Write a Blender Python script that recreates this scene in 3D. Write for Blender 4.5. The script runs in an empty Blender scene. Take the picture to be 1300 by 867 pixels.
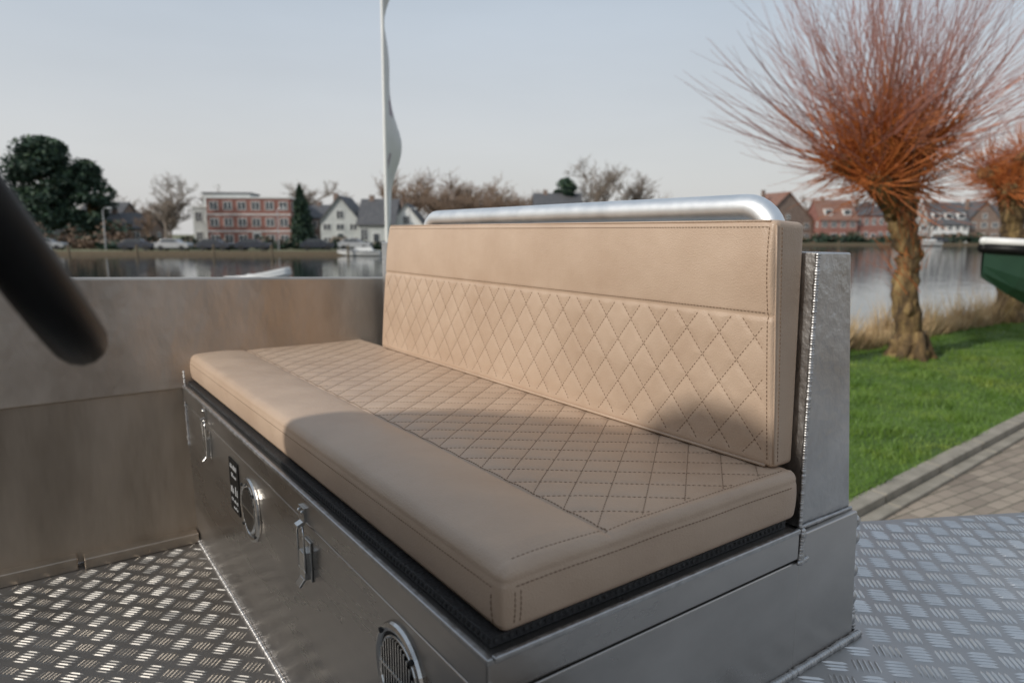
import bpy, math, random
from mathutils import Vector, Matrix
rng=random.Random(7)
scene=bpy.context.scene
V=Vector
YAW=math.radians(35.3); PIT=math.radians(8.79)
RT=V((math.cos(YAW),-math.sin(YAW),0)); FH=V((math.sin(YAW),math.cos(YAW),0))
CAMZ=.90
GZ=-1.06   # quay ground
WZ=-1.6    # water
FZ=-1.15   # far bank ground
# ------------------------------------------------------------------ materials
def mk(name,c1,c2=None,scale=4,rough=.5,metal=0,bump=0,bscale=60,rvar=0,stretch=(1,1,1),spec=None,bstretch=None,detail=5,c3=None,coat=0):
    m=bpy.data.materials.new(name); m.use_nodes=True
    nt=m.node_tree; N=nt.nodes; L=nt.links
    b=N['Principled BSDF']; b.inputs['Metallic'].default_value=metal; b.inputs['Roughness'].default_value=rough
    b.inputs['Base Color'].default_value=(*c1,1)
    if coat: b.inputs['Coat Weight'].default_value=coat
    if spec is not None: b.inputs['Specular IOR Level'].default_value=spec
    tc=N.new('ShaderNodeTexCoord')
    if c2 or rvar:
        mp=N.new('ShaderNodeMapping'); mp.inputs['Scale'].default_value=stretch
        L.new(tc.outputs['Object'],mp.inputs['Vector'])
        nz=N.new('ShaderNodeTexNoise'); nz.inputs['Scale'].default_value=scale; nz.inputs['Detail'].default_value=detail
        nz.inputs['Roughness'].default_value=.6
        L.new(mp.outputs[0],nz.inputs['Vector'])
        if c2:
            r=N.new('ShaderNodeValToRGB'); r.color_ramp.elements[0].position=.32; r.color_ramp.elements[1].position=.68
            r.color_ramp.elements[0].color=(*c1,1); r.color_ramp.elements[1].color=(*c2,1)
            if c3:
                e=r.color_ramp.elements.new(.5); e.color=(*c3,1)
            L.new(nz.outputs['Fac'],r.inputs[0]); L.new(r.outputs[0],b.inputs['Base Color'])
        if rvar:
            mr=N.new('ShaderNodeMapRange'); mr.inputs[1].default_value=.3; mr.inputs[2].default_value=.7
            mr.inputs[3].default_value=max(0.02,rough-rvar); mr.inputs[4].default_value=rough+rvar
            L.new(nz.outputs['Fac'],mr.inputs[0]); L.new(mr.outputs[0],b.inputs['Roughness'])
    if bump:
        mp2=N.new('ShaderNodeMapping'); mp2.inputs['Scale'].default_value=bstretch or stretch
        L.new(tc.outputs['Object'],mp2.inputs['Vector'])
        n2=N.new('ShaderNodeTexNoise'); n2.inputs['Scale'].default_value=bscale; n2.inputs['Detail'].default_value=3
        L.new(mp2.outputs[0],n2.inputs['Vector'])
        bp=N.new('ShaderNodeBump'); bp.inputs['Strength'].default_value=bump; bp.inputs['Distance'].default_value=.5/bscale
        L.new(n2.outputs['Fac'],bp.inputs['Height']); L.new(bp.outputs[0],b.inputs['Normal'])
    return m
def leather(name,c1,c2):
    m=mk(name,c1,c2,scale=7,rough=.42,rvar=.06,bump=.25,bscale=420)
    nt=m.node_tree; N=nt.nodes; L=nt.links
    bp=[n for n in N if n.type=='BUMP'][0]
    tc=[n for n in N if n.type=='TEX_COORD'][0]
    v=N.new('ShaderNodeTexVoronoi'); v.inputs['Scale'].default_value=480; L.new(tc.outputs['Object'],v.inputs['Vector'])
    b2=N.new('ShaderNodeBump'); b2.inputs['Strength'].default_value=.34; b2.inputs['Distance'].default_value=.0012
    L.new(v.outputs['Distance'],b2.inputs['Height']); L.new(bp.outputs[0],b2.inputs['Normal'])
    n3=N.new('ShaderNodeTexNoise'); n3.inputs['Scale'].default_value=16; n3.inputs['Detail'].default_value=2; L.new(tc.outputs['Object'],n3.inputs['Vector'])
    b3=N.new('ShaderNodeBump'); b3.inputs['Strength'].default_value=.22; b3.inputs['Distance'].default_value=.012
    L.new(n3.outputs['Fac'],b3.inputs['Height']); L.new(b2.outputs[0],b3.inputs['Normal'])
    L.new(b3.outputs[0],N['Principled BSDF'].inputs['Normal'])
    return m
M={}
M['leather']=leather('tan_leatherette',(.455,.325,.23),(.52,.385,.28))
M['thread']=mk('stitch_thread',(.14,.085,.05),(.21,.14,.09),scale=60,rough=.8)
M['alu']=mk('brushed_aluminium',(.40,.385,.365),(.56,.54,.51),scale=3.2,rough=.40,metal=1,rvar=.08,bump=.12,bscale=26,stretch=(1,1,1.6),c3=(.48,.46,.44))
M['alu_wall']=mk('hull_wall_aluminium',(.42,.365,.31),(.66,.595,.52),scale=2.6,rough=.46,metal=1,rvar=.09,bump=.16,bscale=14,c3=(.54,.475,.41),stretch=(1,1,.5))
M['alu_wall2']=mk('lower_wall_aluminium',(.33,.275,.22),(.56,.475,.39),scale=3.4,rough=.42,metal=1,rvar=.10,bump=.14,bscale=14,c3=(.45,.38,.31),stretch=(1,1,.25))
M['alu_box']=mk('bench_panel_aluminium',(.42,.395,.37),(.55,.52,.49),scale=3.5,rough=.31,metal=1,rvar=.07,bump=.03,bscale=40,stretch=(1,.35,2),c3=(.49,.46,.43))
M['alu_tread']=mk('tread_plate_aluminium',(.40,.385,.37),(.52,.505,.49),scale=2.2,rough=.44,metal=1,rvar=.07,bump=.06,bscale=160)
M['bars']=mk('tread_bar_aluminium',(.58,.57,.555),(.74,.73,.715),scale=12,rough=.36,metal=1,rvar=.06)
M['floorbars']=mk('dimmed_tread_bar_aluminium',(.22,.21,.195),(.34,.325,.305),scale=7,rough=.52,metal=1,rvar=.08)  # darker copy of the deck bars, sun glare held down in the colour
M['floorplate']=mk('dimmed_floor_plate_aluminium',(.27,.255,.24),(.37,.35,.33),scale=2.2,rough=.46,metal=1,rvar=.07,bump=.06,bscale=160)  # darker copy of the deck plate, its sunlit brightness dimmed in the colour
M['alu_post']=mk('post_aluminium',(.46,.45,.44),(.64,.63,.62),scale=9,rough=.43,metal=1,rvar=.08,bump=.3,bscale=60)
M['tube']=mk('anodised_tube',(.80,.80,.79),(.86,.86,.85),scale=20,rough=.46,metal=1,rvar=.05)
M['weld']=mk('weld_bead',(.42,.41,.40),(.58,.57,.56),scale=80,rough=.44,metal=1,rvar=.1)
M['chrome']=mk('stainless_steel',(.55,.54,.52),(.65,.64,.62),scale=30,rough=.24,metal=1)
M['dark']=mk('dark_gap',(.012,.012,.013),(.02,.02,.02),rough=.7)
M['rubber']=mk('black_rubber_mat',(.014,.013,.013),(.028,.027,.027),scale=140,rough=.55,bump=1,bscale=200)
M['black']=mk('black_polyurethane',(.005,.005,.005),(.008,.008,.008),scale=30,rough=.45,bump=.08,bscale=300,spec=.22)
M['ledtext']=mk('plate_lettering',(.5,.5,.5),(.6,.6,.6),rough=.5)
M['white']=mk('white_paint',(.70,.70,.68),(.78,.78,.76),scale=2,rough=.4)
M['flag']=mk('flag_cloth',(.74,.74,.75),(.82,.82,.82),scale=3,rough=.8)
M['flagink']=mk('flag_print',(.30,.24,.30),(.45,.38,.42),rough=.8)
M['brick']=mk('red_brick',(.23,.10,.08),(.32,.155,.125),scale=1.2,rough=.85,bump=.2,bscale=8)  # saturation lowered in the colour to stand in for distance haze
M['brick2']=mk('brown_brick',(.19,.135,.11),(.27,.20,.16),scale=1.2,rough=.85)
M['roof']=mk('dark_roof_tiles',(.07,.072,.08),(.12,.118,.12),scale=2,rough=.7)  # tile values lifted, aerial haze put into the colour
M['roofred']=mk('red_roof_tiles',(.18,.095,.072),(.26,.145,.105),scale=2,rough=.8)
M['glass']=mk('window_glass',(.04,.046,.055),(.09,.10,.11),scale=.4,rough=.12)  # panes lightened in the colour to soften contrast like far haze
M['greywall']=mk('painted_render',(.42,.44,.43),(.54,.55,.53),scale=.6,rough=.7)
M['bark']=mk('willow_bark',(.04,.026,.014),(.32,.22,.09),scale=9,rough=.9,bump=1,bscale=24,stretch=(1,1,.3),c3=(.15,.095,.04))
M['shootA']=mk('orange_willow_shoots',(.33,.085,.02),(.54,.18,.04),scale=6,rough=.6)
M['shootB']=mk('pink_willow_shoots',(.29,.12,.095),(.38,.19,.15),scale=4,rough=.6)
M['bare']=mk('bare_branches',(.17,.14,.115),(.23,.185,.145),scale=.6,rough=.9)
M['bare2']=mk('reddish_bare_branches',(.18,.12,.085),(.24,.17,.12),scale=.3,rough=.9)
M['leafD']=mk('dark_foliage',(.018,.042,.03),(.038,.072,.042),scale=.8,rough=.7)
M['leafM']=mk('mid_foliage',(.036,.075,.04),(.065,.11,.052),scale=.8,rough=.7)
M['grass']=mk('lawn_grass',(.05,.095,.012),(.10,.17,.022),scale=1.3,rough=.7,bump=.6,bscale=30,c3=(.075,.135,.016))
M['blade']=mk('grass_blades',(.055,.12,.012),(.20,.27,.04),scale=1.6,rough=.55,c3=(.11,.20,.020),detail=7)
M['reed']=mk('dry_reeds',(.40,.27,.14),(.62,.47,.27),scale=3,rough=.8)
M['dirt']=mk('bank_earth',(.11,.09,.05),(.20,.16,.09),scale=2,rough=.95,bump=.5,bscale=12)
M['farground']=mk('far_bank_ground',(.11,.12,.055),(.21,.19,.11),scale=.12,rough=.95)
M['kerb']=mk('kerb_concrete',(.24,.215,.17),(.36,.32,.26),scale=6,rough=.9,bump=.3,bscale=60)
M['green']=mk('green_hull_paint',(.012,.043,.024),(.02,.06,.034),scale=2,rough=.4)
M['blue']=mk('blue_cover',(.05,.14,.34),(.08,.2,.42),scale=2,rough=.6)
M['tyre']=mk('tyre_rubber',(.015,.015,.015),(.03,.03,.03),rough=.8)
M['carS']=mk('silver_car_paint',(.42,.43,.45),(.48,.49,.5),rough=.25,metal=.4)
M['carD']=mk('dark_car_paint',(.03,.035,.05),(.05,.055,.07),rough=.25)
M['wood']=mk('mooring_timber',(.10,.075,.05),(.18,.14,.09),scale=8,rough=.9)
def pavers():
    m=mk('clay_pavers',(.3,.26,.2),None,rough=.85)
    N=m.node_tree.nodes; L=m.node_tree.links; tc=N.new('ShaderNodeTexCoord')
    mp=N.new('ShaderNodeMapping'); mp.inputs['Rotation'].default_value=(0,0,math.radians(3.8)); L.new(tc.outputs['Object'],mp.inputs[0])
    b=N.new('ShaderNodeTexBrick'); b.inputs['Scale'].default_value=1; b.inputs['Brick Width'].default_value=.21; b.inputs['Row Height'].default_value=.105
    b.inputs['Mortar Size'].default_value=.005; b.inputs['Color1'].default_value=(.38,.31,.24,1); b.inputs['Color2'].default_value=(.25,.20,.155,1)
    b.inputs['Mortar'].default_value=(.13,.12,.08,1); b.inputs['Bias'].default_value=-.1
    L.new(mp.outputs[0],b.inputs['Vector'])
    n=N.new('ShaderNodeTexNoise'); n.inputs['Scale'].default_value=1.4; n.inputs['Detail'].default_value=6; L.new(tc.outputs['Object'],n.inputs['Vector'])
    mx=N.new('ShaderNodeMix'); mx.data_type='RGBA'; mx.blend_type='MULTIPLY'; mx.inputs[0].default_value=.6
    L.new(b.outputs['Color'],mx.inputs[6]); L.new(n.outputs['Fac'],mx.inputs[7])
    mm=N.new('ShaderNodeMix'); mm.data_type='RGBA'; mm.blend_type='ADD'; mm.inputs[0].default_value=.3
    L.new(mx.outputs[2],mm.inputs[6]); L.new(b.outputs['Color'],mm.inputs[7])
    L.new(mm.outputs[2],N['Principled BSDF'].inputs['Base Color'])
    bp=N.new('ShaderNodeBump'); bp.inputs['Distance'].default_value=.004; bp.invert=True; L.new(b.outputs['Fac'],bp.inputs['Height']); L.new(bp.outputs[0],N['Principled BSDF'].inputs['Normal'])
    return m
M['pavers']=pavers()
def watermat():
    m=mk('river_water',(.018,.026,.028),None,rough=.05)
    N=m.node_tree.nodes; L=m.node_tree.links; tc=N.new('ShaderNodeTexCoord')
    n=N.new('ShaderNodeTexNoise'); n.inputs['Scale'].default_value=.9; n.inputs['Detail'].default_value=5; L.new(tc.outputs['Object'],n.inputs['Vector'])
    bp=N.new('ShaderNodeBump'); bp.inputs['Strength'].default_value=.3; bp.inputs['Distance'].default_value=.06
    L.new(n.outputs['Fac'],bp.inputs['Height']); L.new(bp.outputs[0],N['Principled BSDF'].inputs['Normal'])
    return m
M['water']=watermat()
# ------------------------------------------------------------------ mesh helpers
class MB:
    def __init__(s): s.v=[]; s.f=[]; s.m=[]
    def add(s,vs,fs,mi=0):
        o=len(s.v); s.v.extend([tuple(x) for x in vs]); s.f.extend([tuple(i+o for i in f) for f in fs]); s.m.extend([mi]*len(fs))
    def box(s,x0,x1,y0,y1,z0,z1,mi=0):
        s.add([(x0,y0,z0),(x1,y0,z0),(x1,y1,z0),(x0,y1,z0),(x0,y0,z1),(x1,y0,z1),(x1,y1,z1),(x0,y1,z1)],
              [(0,3,2,1),(4,5,6,7),(0,1,5,4),(1,2,6,5),(2,3,7,6),(3,0,4,7)],mi)
    def hexa(s,c,mi=0):
        s.add(c,[(0,3,2,1),(4,5,6,7),(0,1,5,4),(1,2,6,5),(2,3,7,6),(3,0,4,7)],mi)
    def prism(s,poly,axis,a,b,mi=0):
        def P(p,t):
            if axis=='x': return (t,p[0],p[1])
            if axis=='y': return (p[0],t,p[1])
            return (p[0],p[1],t)
        n=len(poly); vs=[P(p,a) for p in poly]+[P(p,b) for p in poly]
        fs=[tuple(range(n))[::-1],tuple(range(n,2*n))]+[(i,(i+1)%n,n+(i+1)%n,n+i) for i in range(n)]
        s.add(vs,fs,mi)
    def tube(s,path,rad,n=8,mi=0,caps=True,mis=None,jit=0,r=None):
        path=[V(p) for p in path]; vs=[]
        if not hasattr(rad,'__len__'): rad=[rad]*len(path)
        up=None
        for i,p in enumerate(path):
            d=(path[min(i+1,len(path)-1)]-path[max(i-1,0)])
            if d.length<1e-9: d=V((0,0,1))
            d.normalize()
            if up is None: up=d.orthogonal().normalized()
            else:
                up=(up-d*up.dot(d)); up=up.normalized() if up.length>1e-6 else d.orthogonal().normalized()
            w=d.cross(up)
            for k in range(n):
                a=2*math.pi*k/n; rr=rad[i]*(1+(r.uniform(-jit,jit) if jit else 0))
                vs.append(p+up*math.cos(a)*rr+w*math.sin(a)*rr)
        o=len(s.v); s.v.extend([tuple(x) for x in vs])
        for i in range(len(path)-1):
            m=mis[i] if mis else mi
            for k in range(n):
                s.f.append((o+i*n+k,o+i*n+(k+1)%n,o+(i+1)*n+(k+1)%n,o+(i+1)*n+k)); s.m.append(m)
        if caps:
            s.f.append(tuple(o+k for k in range(n))[::-1]); s.m.append(mis[0] if mis else mi)
            e=o+(len(path)-1)*n; s.f.append(tuple(e+k for k in range(n))); s.m.append(mis[-1] if mis else mi)
    def blob(s,c,rx,ry,rz,mi=0,nu=8,nv=5):
        vs=[(c[0],c[1],c[2]-rz)]
        for j in range(1,nv):
            t=-math.pi/2+math.pi*j/nv
            for i in range(nu):
                a=2*math.pi*i/nu; vs.append((c[0]+rx*math.cos(t)*math.cos(a),c[1]+ry*math.cos(t)*math.sin(a),c[2]+rz*math.sin(t)))
        vs.append((c[0],c[1],c[2]+rz)); fs=[]
        for i in range(nu):
            fs.append((0,1+(i+1)%nu,1+i))
            for j in range(nv-2):
                a=1+j*nu; fs.append((a+i,a+(i+1)%nu,a+nu+(i+1)%nu,a+nu+i))
            l=1+(nv-2)*nu; fs.append((l+i,l+(i+1)%nu,len(vs)-1))
        s.add(vs,fs,mi)
    def bead(s,p0,p1,r,sp=None,mi=0):
        p0=V(p0);p1=V(p1);sp=sp or r*.9;n=max(2,int((p1-p0).length/sp))
        for i in range(n+1):
            p=p0.lerp(p1,i/n); q=r*rng.uniform(.85,1.15); s.blob(p,q,q,q,mi,6,4)
    def obj(s,name,mats,parent=None,smooth=False,bevel=0,mat=None,angle=None):
        me=bpy.data.meshes.new(name)
        vs=s.v if mat is None else [tuple(mat@V(x)) for x in s.v]
        me.from_pydata(vs,[],s.f)
        if not isinstance(mats,(list,tuple)): mats=[mats]
        for m in mats: me.materials.append(M[m] if isinstance(m,str) else m)
        me.polygons.foreach_set('material_index',s.m)
        if smooth: me.polygons.foreach_set('use_smooth',[True]*len(me.polygons))
        me.update()
        o=bpy.data.objects.new(name,me); scene.collection.objects.link(o)
        if bevel:
            b=o.modifiers.new('bevel','BEVEL'); b.width=bevel; b.segments=3; b.limit_method='ANGLE'; b.angle_limit=math.radians(40)
            me.polygons.foreach_set('use_smooth',[True]*len(me.polygons))
            w=o.modifiers.new('wn','WEIGHTED_NORMAL'); w.keep_sharp=True
        if parent is not None:
            o.parent=parent; o.matrix_parent_inverse=Matrix.Translation(-parent.location)
        return o
def empty(name,loc=(0,0,0)):
    e=bpy.data.objects.new(name,None); e.empty_display_size=.2; e.location=loc; scene.collection.objects.link(e); return e
def site(lat,dep,z=0,yaw=0):
    p=RT*lat+FH*dep+V((0,0,z))
    return Matrix.Translation(p)@Matrix.Rotation(-YAW+yaw,4,'Z')
# ------------------------------------------------------------------ camera / light / world
cam=bpy.data.cameras.new('camera'); co=bpy.data.objects.new('camera',cam); scene.collection.objects.link(co)
fwd=FH*math.cos(PIT)-V((0,0,1))*math.sin(PIT); upv=FH*math.sin(PIT)+V((0,0,1))*math.cos(PIT)
R3=Matrix((RT,upv,-fwd)).transposed()
co.matrix_world=Matrix.Translation((0,0,CAMZ))@R3.to_4x4()
cam.lens=24.37; cam.sensor_width=36; cam.clip_start=.02; cam.clip_end=9000
cam.dof.use_dof=True; cam.dof.focus_distance=1.2; cam.dof.aperture_fstop=3.8
scene.camera=co
LD=V((.86,-.015,-.5)).normalized()
sl=bpy.data.lights.new('sun','SUN'); sl.energy=2.75; sl.angle=math.radians(1.8); sl.color=(1,.95,.875)
so=bpy.data.objects.new('sun',sl); scene.collection.objects.link(so); so.rotation_mode='QUATERNION'; so.rotation_quaternion=LD.to_track_quat('-Z','Y'); so.location=(-20,-5,20)
w=bpy.data.worlds.new('World'); scene.world=w; w.use_nodes=True
N=w.node_tree.nodes; L=w.node_tree.links; bg=N['Background']; bg.inputs['Strength'].default_value=.1
sky=N.new('ShaderNodeTexSky'); sky.sky_type='NISHITA'; sky.sun_disc=False; sky.sun_elevation=math.asin(-LD.z); sky.sun_rotation=math.atan2(-LD.x,-LD.y)%(2*math.pi)
sky.dust_density=3; sky.air_density=1.2
tc=N.new('ShaderNodeTexCoord'); sx=N.new('ShaderNodeSeparateXYZ'); L.new(tc.outputs['Generated'],sx.inputs[0])
cr=N.new('ShaderNodeValToRGB'); e=cr.color_ramp.elements; e[0].position=0; e[0].color=(.61,.605,.60,1); e[1].position=.6; e[1].color=(.37,.44,.53,1)
k=e.new(.12); k.color=(.57,.58,.595,1); k=e.new(.3); k.color=(.48,.535,.60,1)
L.new(sx.outputs['Z'],cr.inputs[0])
mp=N.new('ShaderNodeMapping'); mp.inputs['Scale'].default_value=(1,1,4); L.new(tc.outputs['Generated'],mp.inputs[0])
nz=N.new('ShaderNodeTexNoise'); nz.inputs['Scale'].default_value=1.6; nz.inputs['Detail'].default_value=5; L.new(mp.outputs[0],nz.inputs['Vector'])
mr=N.new('ShaderNodeMapRange'); mr.inputs[1].default_value=.3; mr.inputs[2].default_value=.7; mr.inputs[3].default_value=11.2; mr.inputs[4].default_value=12.7; L.new(nz.outputs['Fac'],mr.inputs[0])
vm=N.new('ShaderNodeVectorMath'); vm.operation='SCALE'; L.new(cr.outputs[0],vm.inputs[0]); L.new(mr.outputs[0],vm.inputs['Scale'])
mx=N.new('ShaderNodeMix'); mx.data_type='RGBA'; mx.inputs[0].default_value=.80; L.new(sky.outputs[0],mx.inputs[6]); L.new(vm.outputs[0],mx.inputs[7])
L.new(mx.outputs[2],bg.inputs['Color'])
scene.view_settings.view_transform='Standard'; scene.view_settings.look='None'; scene.view_settings.exposure=0
# ------------------------------------------------------------------ rounded box lattice
def rbox(lo,hi,r,steps,fn):
    nx,ny,nz=[max(3,int(round((hi[i]-lo[i])/steps[i]))) for i in range(3)]
    idx={}; vs=[]; fs=[]
    c=[(lo[i]+hi[i])/2 for i in range(3)]; h=[(hi[i]-lo[i])/2 for i in range(3)]
    def g(i,j,k):
        key=(i,j,k)
        if key in idx: return idx[key]
        p=[lo[0]+(hi[0]-lo[0])*i/nx-c[0],lo[1]+(hi[1]-lo[1])*j/ny-c[1],lo[2]+(hi[2]-lo[2])*k/nz-c[2]]
        inn=[max(-h[a]+r,min(h[a]-r,p[a])) for a in range(3)]
        d=[p[a]-inn[a] for a in range(3)]; l=math.sqrt(sum(x*x for x in d)) or 1
        n=[x/l for x in d]
        q=[c[a]+inn[a]+n[a]*r for a in range(3)]
        vs.append(fn(q,n)); idx[key]=len(vs)-1; return idx[key]
    for i in range(nx):
        for j in range(ny):
            fs.append((g(i,j,0),g(i,j+1,0),g(i+1,j+1,0),g(i+1,j,0))); fs.append((g(i,j,nz),g(i+1,j,nz),g(i+1,j+1,nz),g(i,j+1,nz)))
    for i in range(nx):
        for k in range(nz):
            fs.append((g(i,0,k),g(i+1,0,k),g(i+1,0,k+1),g(i,0,k+1))); fs.append((g(i,ny,k),g(i,ny,k+1),g(i+1,ny,k+1),g(i+1,ny,k)))
    for j in range(ny):
        for k in range(nz):
            fs.append((g(0,j,k),g(0,j,k+1),g(0,j+1,k+1),g(0,j+1,k))); fs.append((g(nx,j,k),g(nx,j+1,k),g(nx,j+1,k+1),g(nx,j,k+1)))
    return vs,fs
QW,QH=.066,.080; QG=math.sqrt(1/QW**2+1/QH**2)
def quilt(u,v):
    a=u/QW+v/QH; b=u/QW-v/QH
    da=abs(a-round(a))/QG; db=abs(b-round(b))/QG; m=min(da,db)
    return -.0014*math.exp(-(m/.0046)**2)-.0008*math.exp(-(m/.013)**2)
def gs(x,w): return math.exp(-(x/w)**2)
SX0,SX1,SY0,SY1,SZ0,SZ1=.390,.93,.568,2.196,.472,.548
SEAM=.547; RR=.011
def seat_d(x,y):
    d=.0014*math.sin(x*9+1)*math.sin(y*5)
    edge=min(y-SY0,SY1-y)
    if x>SEAM:
        if edge>.016: d+=quilt(y,x-SEAM)*min(1,(edge-.016)/.006)*min(1,(x-SEAM)/.008)
        d+=.003*min(1,(x-SEAM)/.05)-.0015
    else:
        t=max(0,(x-SX0)/(SEAM-SX0)); d+=.008*math.sin(math.pi*min(1,t))**.8*min(1,.3+edge/.05)
        d+=.0007*math.sin(y*23+x*40)*math.sin(y*7.3)
    d-=.003*gs(x-SEAM,.0042)
    d-=.0012*gs(edge-.014,.003)
    return d
def bulge(z): return math.sin(math.pi*max(0,min(1,(z-SZ0)/(SZ1-SZ0))))
def side_y(x,z): return SY0-.004*bulge(z)-.0009*math.sin(x*37)*bulge(z)
def front_drop(x):
    t=max(0,(.415-x)/.025); return .003*t*t
def seat_fn(q,n):
    x,y,z=q
    if n[2]>.3: z+=seat_d(x,y)*min(1,(n[2]-.3)/.6)
    if n[2]>-.1: z-=front_drop(x)
    if n[0]<-.5: x-=.005*bulge(z)
    if n[1]<-.5: y+=side_y(x,z)-SY0
    if n[0]<-.3 or n[1]<-.3:
        w_=.0012*gs(z-(SZ1-.0155),.002)
        if n[0]<-.5: x+=w_
        if n[1]<-.5: y+=w_
    return (x,y,z)
vs,fs=rbox((SX0,SY0,SZ0),(SX1,SY1,SZ1),RR,(.0032,.0038,.0028),seat_fn)
seat=empty('seat_cushion',(.66,1.38,.51))
mb=MB(); mb.add(vs,fs); mb.obj('cushion_cover','leather',seat,smooth=True)
def stitches(mb,fp,L_,sp=.0072,ln=.0046,r=.0008):
    n=int(L_/sp)
    for i in range(n):
        a=fp((i+.15)/n); b=fp((i+.15+ln/sp)/n)
        if a is None or b is None: continue
        mb.tube([a,(a+b)/2,b],[r*.5,r,r*.5],4)
mb=MB()
for fam in (1,-1):
    for k in range(-60,120):
        def fp(t,k=k,fam=fam):
            x=SEAM+.004+(SX1-.035-SEAM)*t; y=QW*(k-fam*(x-SEAM)/QH)
            if y<SY0+.017 or y>SY1-.017: return None
            return V((x,y,SZ1+seat_d(x,y)+.0003))
        stitches(mb,fp,(SX1-.035-SEAM)*math.sqrt(1+(QW/QH)**2))
def line(p0,p1,mode='top'):
    p0=V(p0);p1=V(p1)
    def fp(t):
        p=p0.lerp(p1,t)
        if mode=='top': p=V((p.x,p.y,SZ1+seat_d(p.x,p.y)+.0004))
        if mode=='front': p=V((SX0-.005*bulge(p.z)-.0003,p.y,p.z-front_drop(SX0)))
        if mode=='side': p=V((p.x,side_y(p.x,p.z)-.0003,p.z))
        return p
    return fp,(p1-p0).length
for a,b in [((SEAM+.006,SY0+.014,0),(SEAM+.006,SY1-.02,0)),((SX0+.02,SY0+.0135,0),(SX1-.02,SY0+.0135,0))]:
    fp,l=line(a,b); stitches(mb,fp,l,sp=.0065)
fp,l=line((SX0,SY0+.014,SZ1-.021),(SX0,SY1-.02,SZ1-.021),'front'); stitches(mb,fp,l,sp=.0065)
fp,l=line((SX0+.014,SY0,SZ1-.021),(SX1-.02,SY0,SZ1-.021),'side'); stitches(mb,fp,l,sp=.0065)
for dx in (.013,.021):
    fp,l=line((SX0+dx,SY0,SZ0+.012),(SX0+dx,SY0,SZ1-.026),'side'); stitches(mb,fp,l,sp=.006)
fp,l=line((SX0,SY0+.015,SZ0+.012),(SX0,SY0+.015,SZ1-.028),'front'); stitches(mb,fp,l,sp=.006)
mb.obj('stitching','thread',seat)
# backrest cushion
B={('n','b','f'):V((.900,.590,.550)),('n','b','r'):V((.949,.590,.550)),('n','t','f'):V((.882,.597,.921)),('n','t','r'):V((.956,.597,.917)),
   ('f','b','f'):V((.912,2.0,.550)),('f','b','r'):V((.958,2.0,.550)),('f','t','f'):V((.922,1.945,.927)),('f','t','r'):V((.975,1.945,.923))}
BT,BL,BH=.058,1.38,.374; BSEAM=.232
def bmap(x,y,z):
    a=x/BT;b=y/BL;c=z/BH
    def l3(s):
        p=B[(s,'b','f')].lerp(B[(s,'b','r')],a); q=B[(s,'t','f')].lerp(B[(s,'t','r')],a); return p.lerp(q,c)
    return l3('n').lerp(l3('f'),b)
def back_d(y,z):
    d=.0012*math.sin(y*6)*math.sin(z*11); e=min(y,BL-y)
    if z<BSEAM:
        if e>.015: d+=quilt(y,z)*min(1,(e-.015)/.006)*min(1,(BSEAM-z)/.008)*min(1,max(0,z-.012)/.01)
        d+=.001
    else: d+=.004*math.sin(math.pi*min(1,(z-BSEAM)/(BH-BSEAM)))+.0004*math.sin(y*31)*math.sin(z*25)
    d-=.0025*gs(z-BSEAM,.0038); d-=.0014*gs(e-.013,.003)
    d+=.003*math.sin(math.pi*z/BH)
    return d
def back_fn(q,n):
    x,y,z=q
    if n[0]<-.3: x-=back_d(y,z)*min(1,(-n[0]-.3)/.6)
    return tuple(bmap(x,y,z))
vs,fs=rbox((0,0,0),(BT,BL,BH),.009,(.0032,.0038,.0036),back_fn)
back=empty('backrest_cushion',(.93,1.3,.73))
mb=MB(); mb.add(vs,fs); mb.obj('cushion_cover','leather',back,smooth=True)
mb=MB()
for fam in (1,-1):
    for k in range(-10,40):
        def fp(t,k=k,fam=fam):
            z=.014+(BSEAM-.018)*t; y=QW*(k-fam*z/QH)
            if y<.017 or y>BL-.017: return None
            return bmap(-back_d(y,z)-.0003,y,z)
        stitches(mb,fp,(BSEAM-.018)*math.sqrt(1+(QW/QH)**2))
def bl(y0,z0,y1,z1,sp=.0065):
    def fp(t):
        y=y0+(y1-y0)*t; z=z0+(z1-z0)*t; return bmap(-back_d(y,z)-.0005,y,z)
    stitches(mb,fp,math.hypot(y1-y0,z1-z0),sp=sp)
bl(.015,BSEAM+.006,BL-.015,BSEAM+.006); bl(.011,.012,.011,BH-.01); bl(.012,BH-.011,BL-.012,BH-.011)
def fp(t): return bmap(.011,-.0003,.01+(BH-.02)*t)
stitches(mb,fp,BH,sp=.0065)
mb.obj('stitching','thread',back)
mb=MB(); mb.tube([bmap(.0025,.002,z) for z in (.008,.1,.2,.3,BH-.008)],.0017,6)
mb.tube([bmap(.002,.003+(BL-.006)*t,BH-.002) for t in (0.006,.25,.5,.75,.994)],.0017,6)
mb.tube([bmap(-.001,.003+(BL-.006)*t,.003) for t in (0.008,.25,.5,.75,.992)],.0026,6)
mb.obj('welt_seam','leather',back,smooth=True)
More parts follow.
